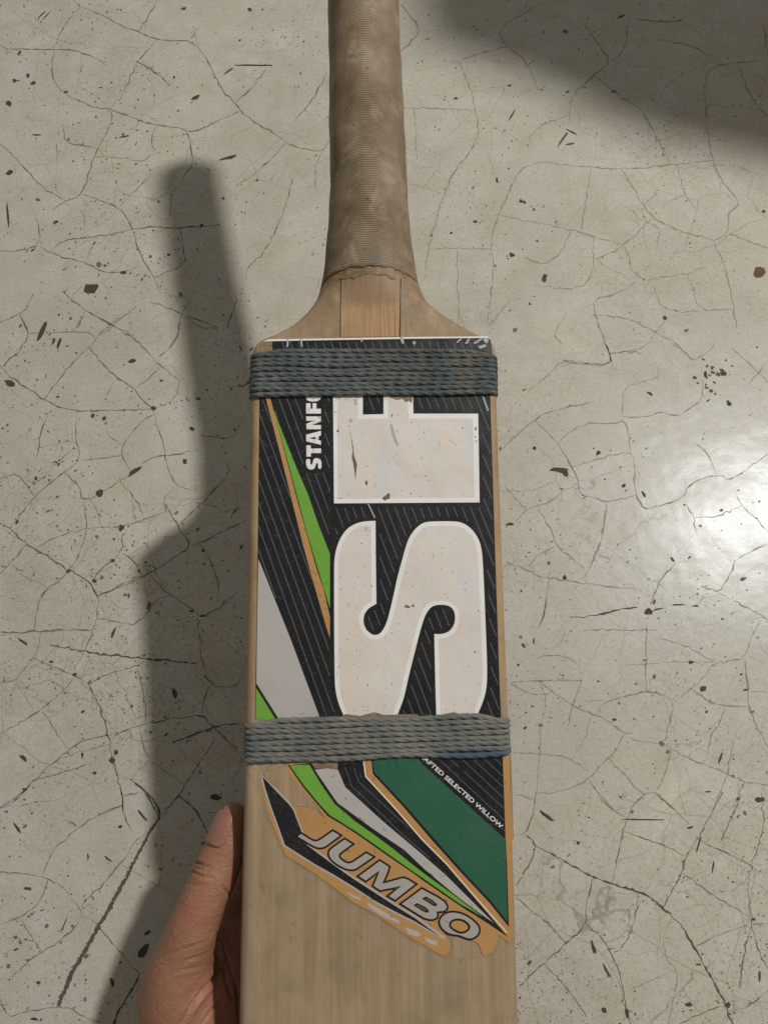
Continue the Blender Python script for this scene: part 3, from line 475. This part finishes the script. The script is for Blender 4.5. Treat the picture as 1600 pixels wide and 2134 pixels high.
art('arrow_edge', [([(543, 1612), (578, 1646), (605, 1673), (614, 1687), (632, 1733), (640, 1757), (698, 1799), (739, 1828), (781, 1855), (824, 1883), (866, 1908), (928, 1953), (924, 1958), (864, 1924), (822, 1903), (781, 1881), (737, 1852), (696, 1827), (655, 1804), (591, 1763), (576, 1719), (562, 1681), (551, 1647)], [])], M['silver'], .00034, lower)
art('black_arrow', [(AR, [])], M['night'], .00038, lower)
art('silver_scrap', [([(766, 1880), (802, 1901), (833, 1920), (832, 1926), (795, 1909), (767, 1889)], []), ([(842, 1931), (872, 1942), (878, 1950), (868, 1952), (850, 1946)], []), ([(884, 1953), (912, 1963), (909, 1970), (898, 1968), (888, 1962)], []), ([(718, 1857), (752, 1873), (750, 1876), (735, 1870)], [])], M['silver'], .00034, lower)
z1 = lambda s: zz(600, 1700, 7.273, s)
z2 = lambda s: zz(740, 1780, 7.273, s)
z3 = lambda s: zz(880, 1830, 7.273, s)
JB = [(z1("150,315 150,315 200,275 200,275 330,360 380,385 430,392 480,375 680,235 680,235 785,300 785,300 600,440 540,475 480,482 420,472 360,440 250,375"), []),
      (z1("860,360 860,360 970,430 970,430 790,560 765,600 775,640 830,690 900,725 960,720 1010,690 1185,570 1185,570 1285,625 1285,625 1060,780 1010,810 940,812 860,795 740,730 660,660 630,610 625,560 640,520 690,480"), []),
      (z2("370,105 510,195 480,290 410,445 480,432 720,365 780,380 905,455 605,690 510,635 640,530 705,480 580,505 380,545 280,480 330,360 372,248 260,325 160,400 60,335"), []),
      (z2("1010,530 1250,660 1350,730 1385,790 1380,830 1340,860 1230,870 1240,920 1230,960 1180,985 1120,985 1040,960 705,755"), [z2("1070,640 1180,700 1240,760 1235,785 1190,790 1130,750 1010,675"), z2("935,740 1060,800 1115,850 1110,885 1060,885 980,840 880,775")]),
      (z3("380,530 480,520 600,545 720,610 820,700 855,760 850,830 800,890 720,920 640,895 560,860 450,850 370,820 300,760 265,690 270,630 310,570"), [z3("540,610 620,625 690,670 730,730 720,780 660,830 580,848 500,820 420,765 395,710 420,650 470,620")])]
for i, (P, hs) in enumerate(JB):
    if i in (0, 1, 4): P = chaikin(P, 1)
    if i == 4: hs = [chaikin(h, 2) for h in hs]
    dk = art('letter', [(offset(P, 4.0), [offset(h, -4.2) for h in hs] if i == 4 else [])], M['outline'], .00041+.00001*i, lower)
    art('letter_fill', [(P, hs)], M['grey'], .00046+.00001*i, lower)
art('letter_slot', [(z2("1085,665 1175,712 1215,760 1190,768 1130,728 1050,685"), []), (z2("945,762 1050,815 1090,855 1060,865 990,825 915,785"), [])], flat('slot_brown', lin(92, 78, 62), .5), .00052, lower)
# line of small capitals along the green panel
fc = bpy.data.curves.new('caption', 'FONT'); fc.body = 'RAFTED SELECTED WILLOW'; fc.size = 1; fc.offset = .018; fc.space_character = 1.0
fo = bpy.data.objects.new('caption_source', fc); COL.objects.link(fo); dg = bpy.context.evaluated_depsgraph_get(); me = bpy.data.meshes.new_from_object(fo.evaluated_get(dg)); bpy.data.objects.remove(fo)
co = np.array([v.co[:] for v in me.vertices]); wid = co[:, 0].max(); a = np.array([873.5, 1576.0]); b = np.array([1043.0, 1727.0]); d = (b-a)/wid; up = np.array([d[1], -d[0]]); up = up/np.hypot(*up)*12.6
for v in me.vertices: q = a+d*v.co.x+up*v.co.y; v.co = Vector(loc(q[0], q[1], .00042))
me.materials.append(M['white']); cap = bpy.data.objects.new('caption_lettering', me); COL.objects.link(cap); cap.parent = lower
# chips torn out of the printing
def blob(cx, cy, a, b, ang):
    c, s_ = math.cos(math.radians(ang)), math.sin(math.radians(ang)); P = []
    for i in range(11): t = 2*math.pi*i/11; r = .6+.55*RNG.random(); P.append((cx+a/2*r*math.cos(t)*c-b/2*r*math.sin(t)*s_, cy+a/2*r*math.cos(t)*s_+b/2*r*math.sin(t)*c))
    return P
tears = [((728, 890), (736, 925)), ((736, 925), (742, 960)), ((742, 960), (741, 1000))]
polys = [([(728, 890), (731, 905), (736, 932), (738, 950), (744, 968), (742, 985), (741, 1002), (739, 985), (736, 965), (733, 952), (735, 940), (732, 915)], []), (blob(763, 1006, 6, 13, -10), []), (blob(806, 1036, 20, 13, -25), []), (blob(848, 1264, 14, 7, 0), []), (blob(860, 1262, 6, 7, 0), []), (blob(704, 898, 5, 7, 20), []), (blob(991, 894, 4, 8, 0), []), (blob(990, 910, 3, 4, 0), []), (blob(992, 919, 3, 4, 0), []), (blob(817, 866, 3, 9, 10), [])]
for i in range(70):
    x, y = RNG.uniform(700, 1020), RNG.uniform(880, 1480)
    if inside((x, y), SI) or inside((x, y), EI): polys.append((blob(x, y, RNG.uniform(1.5, 4.5), RNG.uniform(1.5, 3.5), 0), []))
scf = []
for i in range(150):
    x, y = RNG.uniform(536, 1046), RNG.uniform(826, 1490)
    if RNG.random() < .45: x = RNG.uniform(536, 690)
    if not inside((x, y), UB): continue
    ln = RNG.uniform(3, 16); an = RNG.normal(.4, .9); e = (x+ln*math.cos(an), y+ln*math.sin(an))
    if inside(e, UB) and not inside((x, y), SL) and not inside((x, y), EO) and not inside((x, y), SILV) and not inside(e, SILV): scf.append(((x, y), e))
strokes('scuffs', scf, .6, M['line'], .00027, upper)['kind'] = 'stuff'
scf = []
for i in range(34):
    x, y = RNG.uniform(700, 1010), RNG.uniform(835, 1480); ln = RNG.uniform(3, 14); an = RNG.normal(1.3, .7); e = (x+ln*math.cos(an), y+ln*math.sin(an))
    if (inside((x, y), SL) and inside(e, SL)) or (inside((x, y), EO) and inside(e, EO)): scf.append(((x, y), e))
strokes('pale_scuffs', scf, .8, flat('scuff_grey', lin(170, 160, 150), .5), .00028, upper)['kind'] = 'stuff'
scf = []
for i in range(90):
    x, y = RNG.uniform(560, 1055), RNG.uniform(1600, 1940); ln = RNG.uniform(3, 12); an = RNG.normal(.6, .9); e = (x+ln*math.cos(an), y+ln*math.sin(an))
    if inside((x, y), TB) and inside(e, TB): scf.append(((x, y), e))
strokes('scuffs', scf, .7, flat('scuff_brown', lin(128, 118, 104), .5), .00056, lower)['kind'] = 'stuff'
art('print_chips', polys, M['chip'], .00029, upper)['kind'] = 'stuff'
for P in ([(805, 822), (860, 822), (858, 840), (852, 835), (846, 838), (838, 831), (828, 834), (815, 829)], [(700, 1500), (720, 1488), (750, 1492), (780, 1484), (800, 1490), (870, 1488), (880, 1500)], [(915, 1500), (925, 1488), (945, 1484), (965, 1490), (985, 1500)], [(566, 712), (545, 714), (540, 740), (570, 740)], [(548, 1612), (600, 1597), (604, 1613), (650, 1668), (655, 1687), (640, 1680), (612, 1681), (580, 1650)]):
    art('torn_edge' if P[0][0] != 548 else 'film_residue', [(P, [])], M['tape' if P[0][0] != 548 else 'residue'], .00031, BAT)
FM = NT('glint_grey'); FM.b.inputs['Transmission Weight'].default_value = .0; M['glint'] = FM.done(lin(176, 178, 180), .12, None, .8)
for P in ([(598, 706), (602, 706), (601, 722), (597, 724)], [(625, 705), (629, 706), (631, 722), (628, 723)], [(834, 702), (840, 704), (842, 715), (838, 717), (835, 710)], [(859, 712), (865, 711), (866, 717), (861, 718)], [(752, 706), (756, 706), (755, 712), (752, 713)], [(1008, 703), (1016, 704), (1018, 712), (1012, 716), (1006, 709)], [(985, 715), (1003, 704), (1005, 707), (990, 717)], [(968, 716), (976, 705), (979, 706), (973, 717)], [(950, 713), (960, 705), (962, 707), (953, 715)], [(995, 722), (1010, 717), (1014, 722), (1000, 727)], [(813, 884), (817, 884), (822, 902), (830, 927), (829, 931), (822, 918), (816, 900)], [(738, 831), (743, 833), (744, 842), (740, 843)], [(729, 872), (735, 874), (734, 880), (728, 879)], [(1004, 826), (1008, 828), (1018, 856), (1015, 857)], [(766, 1050), (768, 1049), (782, 1078), (780, 1080)]):
    art('crease_glint', [(P, [])], M['glint'], .0004, upper)  # highlights on the film's creases, painted as flat pale shapes

# ------------------------------------------------ cord bindings
TWU = twine_mat('twine_upper', lin(90, 98, 98), lin(62, 73, 77), None); TWL = twine_mat('twine_lower', lin(120, 120, 113), lin(86, 92, 93), loc(900, 1562)[1])
def cord(vfun, rad, mat, parent, seed, pitch=.0148):
    P = sec(-.05 if vfun(0) < 0 else 0); v0 = vfun(0); P = sec(v0, rad*.75); P[:, 0] *= .976; m = len(P); seg = np.hypot(*(np.roll(P, -1, 0)-P).T); Ls = np.concatenate([[0], np.cumsum(seg)]); tot = Ls[-1]; n = 560
    PP = np.vstack([P, P[:1]]); s = np.linspace(0, tot, n, endpoint=False)
    u = np.interp(s, Ls, PP[:, 0]); w = np.interp(s, Ls, PP[:, 1])
    r2 = np.random.default_rng(seed); a = r2.normal(0, .00011, 5); ph = r2.uniform(0, 6, 5)
    v = np.array([vfun(x) for x in u]) + sum(a[k]*np.sin(s/tot*2*math.pi*(k+2)+ph[k]) for k in range(5))
    C = np.stack([u, v, w], 1); T = np.roll(C, -1, 0)-np.roll(C, 1, 0); T /= np.linalg.norm(T, axis=1)[:, None]
    A_ = np.tile([0, 1., 0], (n, 1)); A_ -= T*(A_*T).sum(1)[:, None]; A_ /= np.linalg.norm(A_, axis=1)[:, None]; B_ = np.cross(T, A_)
    K = 18; tw = round(tot/pitch)*2*math.pi/tot; V = []; p0 = r2.uniform(0, 6)
    for i in range(n):
        for k in range(K):
            th = 2*math.pi*k/K; lobe = abs(math.cos(1.5*(th-tw*s[i]-p0)))
            r = rad*(.78+.30*lobe)*(1+.04*math.sin(s[i]*900+k)); V.append(C[i]+A_[i]*r*math.cos(th)+B_[i]*r*math.sin(th))
    Fc = [(i*K+k, i*K+(k+1) % K, ((i+1) % n)*K+(k+1) % K, ((i+1) % n)*K+k) for i in range(n) for k in range(K)]
    return mesh('cord_turn', V, Fc, mat, parent, True)
def binding(name, tl, tr, bl, br, nt, mat, label, seed):
    root = bpy.data.objects.new(name, None); COL.objects.link(root); root.parent = BAT; root['label'] = label
    TL, TR, BL_, BR = loc(530, tl), loc(1040, tr), loc(530, bl), loc(1040, br); h = abs(TL[1]-BL_[1]); rad = h/nt/2*1.06
    for k in range(nt):
        f = (k+.5)/nt; a = TL[1]*(1-f)+BL_[1]*f; b = TR[1]*(1-f)+BR[1]*f
        if k == 0: fn = lambda u, a=a, b=b: a+(b-a)*(u+.056)/.11 - .0022*sm((-u-.038)/.015) - .002*sm((u-.04)/.012)
        else: fn = lambda u, a=a, b=b: a+(b-a)*(u+.056)/.11
        cord(fn, rad*(1+RNG.normal(0, .02)), mat, root, seed+k)
    if 'upper' in name:
        e0, e1 = loc(522, 797, -.004), loc(502, 803, -.006); bm = []; V = []
        for i in range(7):
            p = e0+(e1-e0)*i/6+np.array([0, math.sin(i)*.0003, 0]); V += [(p[0], p[1]+.0008*(1-.3*(i > 5))*math.cos(k*.785), p[2]+.0008*math.sin(k*.785)) for k in range(8)]
        mesh('cord_end', V, [(i*8+k, i*8+(k+1) % 8, i*8+8+(k+1) % 8, i*8+8+k) for i in range(6) for k in range(8)]+[tuple(range(48, 56))], M['chip'], root, True)
    # loose fibres
    V = []; Fc = []
    for i in range(520):
        u = RNG.uniform(-.054, .054); v = RNG.uniform(min(BL_[1], BR[1])-.0005, max(TL[1], TR[1])+.0005); p = np.array([u, v, rad*1.75]); d = nrm([RNG.normal(), RNG.normal()*.7, .5])
        ln = RNG.uniform(.001, .0035); q = nrm(np.cross(d, [0, 0, 1]))*.00004; bnd = RNG.normal(0, .0006, 3)
        pts = [p, p+d*ln*.5+bnd, p+d*ln+bnd*.5]; b0 = len(V); V += [x for t in pts for x in (t-q, t+q)]; Fc += [(b0, b0+1, b0+3, b0+2), (b0+2, b0+3, b0+5, b0+4)]
    mesh('loose_fibres', V, Fc, mat, root, kind='stuff')
binding('upper_cord_binding', 727, 731, 829, 822, 10, TWU, 'dark slate cord wound round the shoulders of the blade', 10)
binding('lower_cord_binding', 1497, 1487, 1590, 1574, 8, TWL, 'paler grey cord with a blue stretch wound round the middle', 40)

# ------------------------------------------------ hand holding the blade from below
def hand():
    root_mw = BW; V = []; Fc = []
    def ball(c, r, sc=(1, 1, 1), rot=None):
        bm = bmesh.new(); bmesh.ops.create_icosphere(bm, subdivisions=3, radius=1); b = len(V)
        for v in bm.verts:
            p = np.array(v.co)*r*np.array(sc)
            if rot is not None: p = rot@p
            V.append(tuple(np.array(c)+p))
        for f in bm.faces: Fc.append(tuple(b+v.index for v in f.verts))
        bm.free()
    def limb(pts, step=.0022):
        for (a, ra), (b, rb) in zip(pts, pts[1:]):
            a = np.array(a); b = np.array(b); n = max(1, int(np.linalg.norm(b-a)/step))
            for i in range(n+1): t = i/n; ball(a+(b-a)*t, ra+(rb-ra)*t)
    L = lambda x, y, w: loc(x, y, w)
    # thumb along the edge of the blade
    limb([(L(487, 1700, -.0185), .0058), (L(482, 1722, -.0185), .0076), (L(472, 1765, -.018), .0090), (L(447, 1822, -.0165), .0098), (L(425, 1875, -.0165), .0098), (L(402, 1935, -.0185), .0106), (L(380, 2000, -.023), .0128), (L(366, 2080, -.028), .0160)])
    # ball of the thumb and heel of the hand
    limb([(L(372, 2040, -.028), .0140), (L(392, 2140, -.034), .0185), (L(402, 2240, -.038), .0215), (L(410, 2400, -.044), .0240), (L(425, 2600, -.048), .0250)])
    limb([(L(430, 2060, -.036), .0120), (L(452, 2140, -.040), .0150), (L(480, 2260, -.046), .0175), (L(520, 2420, -.048), .0200)])
    limb([(L(425, 1975, -.034), .0085), (L(462, 1960, -.042), .0095), (L(510, 1930, -.046), .0100)])
    limb([(L(470, 2060, -.044), .0120), (L(480, 1960, -.046), .0110), (L(490, 1890, -.048), .0095)])
    # palm under the blade
    for x in (480, 560, 640, 720): limb([(L(x, 2020, -.056-.002*(x > 600)), .0098), (L(x-20, 2180, -.058), .0120), (L(x-70, 2330, -.056), .0150)], .004)
    # four fingers reaching forward below the blade, tips closing on its back
    for (x, ln, up) in ((497, 280, 22), (590, 380, 45), (685, 350, 40), (770, 285, 20)):
        limb([(L(x, 2010, -.057), .0092), (L(x+up*.5, 2010-ln*.45, -.061), .0084), (L(x+up*.9, 2010-ln*.78, -.057), .0076), (L(x+up, 2010-ln, -.051), .0066)])
    # wrist and forearm
    limb([(L(480, 2400, -.050), .0240), (L(520, 2750, -.052), .0250), (L(560, 3300, -.056), .0290), (L(590, 3900, -.058), .0330)], .006)
    limb([(L(430, 2600, -.050), .0240), (L(440, 2900, -.054), .0250), (L(460, 3400, -.058), .0290), (L(480, 3900, -.060), .0330)], .006)
    me = bpy.data.meshes.new('hand_source'); me.from_pydata(V, [], Fc); ob = bpy.data.objects.new('hand_source', me); COL.objects.link(ob)
    m = ob.modifiers.new('a', 'REMESH'); m.mode = 'VOXEL'; m.voxel_size = .00085
    m = ob.modifiers.new('b', 'SMOOTH'); m.factor = .6; m.iterations = 14
    dg = bpy.context.evaluated_depsgraph_get(); me2 = bpy.data.meshes.new_from_object(ob.evaluated_get(dg)); bpy.data.objects.remove(ob)
    n = len(me2.vertices); C = np.empty(n*3); me2.vertices.foreach_get('co', C); C = C.reshape(-1, 3); Nn = np.empty(n*3); me2.vertices.foreach_get('normal', Nn); Nn = Nn.reshape(-1, 3)
    P = proj(C); vis = Nn[:, 2] > -.2
    def fold(pts, depth, sig):
        nonlocal C
        p = np.array(pts, float); dmin = np.full(n, 1e9); tt = np.zeros(n)
        for i, (a, b) in enumerate(zip(p[:-1], p[1:])):
            d = b-a; t = np.clip(((P-a)@d)/(d@d), 0, 1); q = np.hypot(*(a+d*t[:, None]-P).T); k = q < dmin; dmin[k] = q[k]; tt[k] = (i+t[k])/(len(p)-1)
        amp = np.sin(np.pi*np.clip(tt*.9+.05, 0, 1))**.6; C -= Nn*(vis*amp*depth*np.exp(-(dmin/sig)**2))[:, None]
        C += Nn*(vis*amp*depth*.35*np.exp(-((dmin-2.2*sig)/sig)**2))[:, None]
    for pts, d, s in (([(402, 1797), (412, 1799), (424, 1803), (444, 1808)], .0007, 2.6), ([(398, 1815), (408, 1821), (424, 1827), (448, 1830)], .0006, 2.6), ([(392, 1842), (410, 1845), (430, 1846)], .0003, 3), ([(464, 1846), (472, 1858), (480, 1866)], .0007, 2.8), ([(408, 1808), (420, 1812), (436, 1815)], .0003, 2),
            ([(455, 1945), (449, 1960), (448, 1985), (455, 2010), (452, 2030), (430, 2062), (405, 2090), (395, 2105)], .0009, 3.4), ([(452, 1950), (455, 1990), (458, 2025)], .0008, 3), ([(458, 1965), (462, 2000), (470, 2040), (482, 2080)], .0008, 3.2), ([(464, 1960), (472, 1995), (484, 2030)], .0008, 3),
            ([(330, 2000), (360, 1985), (395, 1975), (430, 1962)], .0003, 3), ([(335, 2045), (375, 2022), (420, 2016)], .0003, 3), ([(350, 2035), (390, 2000), (430, 1990)], .00025, 3), ([(450, 2030), (425, 2060), (395, 2105), (380, 2130)], .0005, 4), ([(490, 2040), (495, 2080), (497, 2120)], .0008, 3), ([(420, 2134), (445, 2100), (470, 2085)], .0004, 3)):
        fold(pts, d*1.7, s)
    # flat bed for the nail
    me2.vertices.foreach_set('co', C.ravel()); me2.polygons.foreach_set('use_smooth', [True]*len(me2.polygons)); me2.materials.clear(); me2.materials.append(skin_mat()); me2.update()
    body = bpy.data.objects.new('skin_body', me2); COL.objects.link(body)
    root = empty('person', 'bare left hand gripping the lower left edge of the bat from below, thumb pointing up', 'person', BW); body.name = 'hand'; body.parent = root
    # nail: curved plate on the outer upper side of the thumb tip
    t = NT('nail'); c = t.mix(t.step(t.noise(60, 3), .4, .7), lin(152, 106, 90), lin(130, 84, 72)); nm = t.done(c, .36, None, .5, .3, .2)
    a = L(484, 1702, -.0185); b = L(475, 1744, -.0182); ax = nrm(b-a); out = nrm(np.array([-.52, .08, .85])); out = nrm(out-ax*(out@ax)); sd = np.cross(ax, out); V = []; Fc = []; nu, nv_ = 14, 16
    a = a-ax*.0030
    for j in range(nv_+1):
        for i in range(nu+1):
            s = (i/nu*2-1); q = j/nv_; wdt = .0055*(1-.55*max(0, (.25-q)/.25)**2)*(1-.35*max(0, (q-.8)/.2)**2); r = .0068+.0018*q
            ph = s*wdt/r; p = a+ax*(q*.0135)+sd*r*math.sin(ph)+out*(r*math.cos(ph)+.0008-.0022*(1-q)**2); V.append(p)
    for j in range(nv_): Fc += [(j*(nu+1)+i, j*(nu+1)+i+1, (j+1)*(nu+1)+i+1, (j+1)*(nu+1)+i) for i in range(nu)]
    o = mesh('thumb_nail', V, Fc, nm, root, True); so = o.modifiers.new('t', 'SOLIDIFY'); so.thickness = .0005; so.offset = -1
hand()
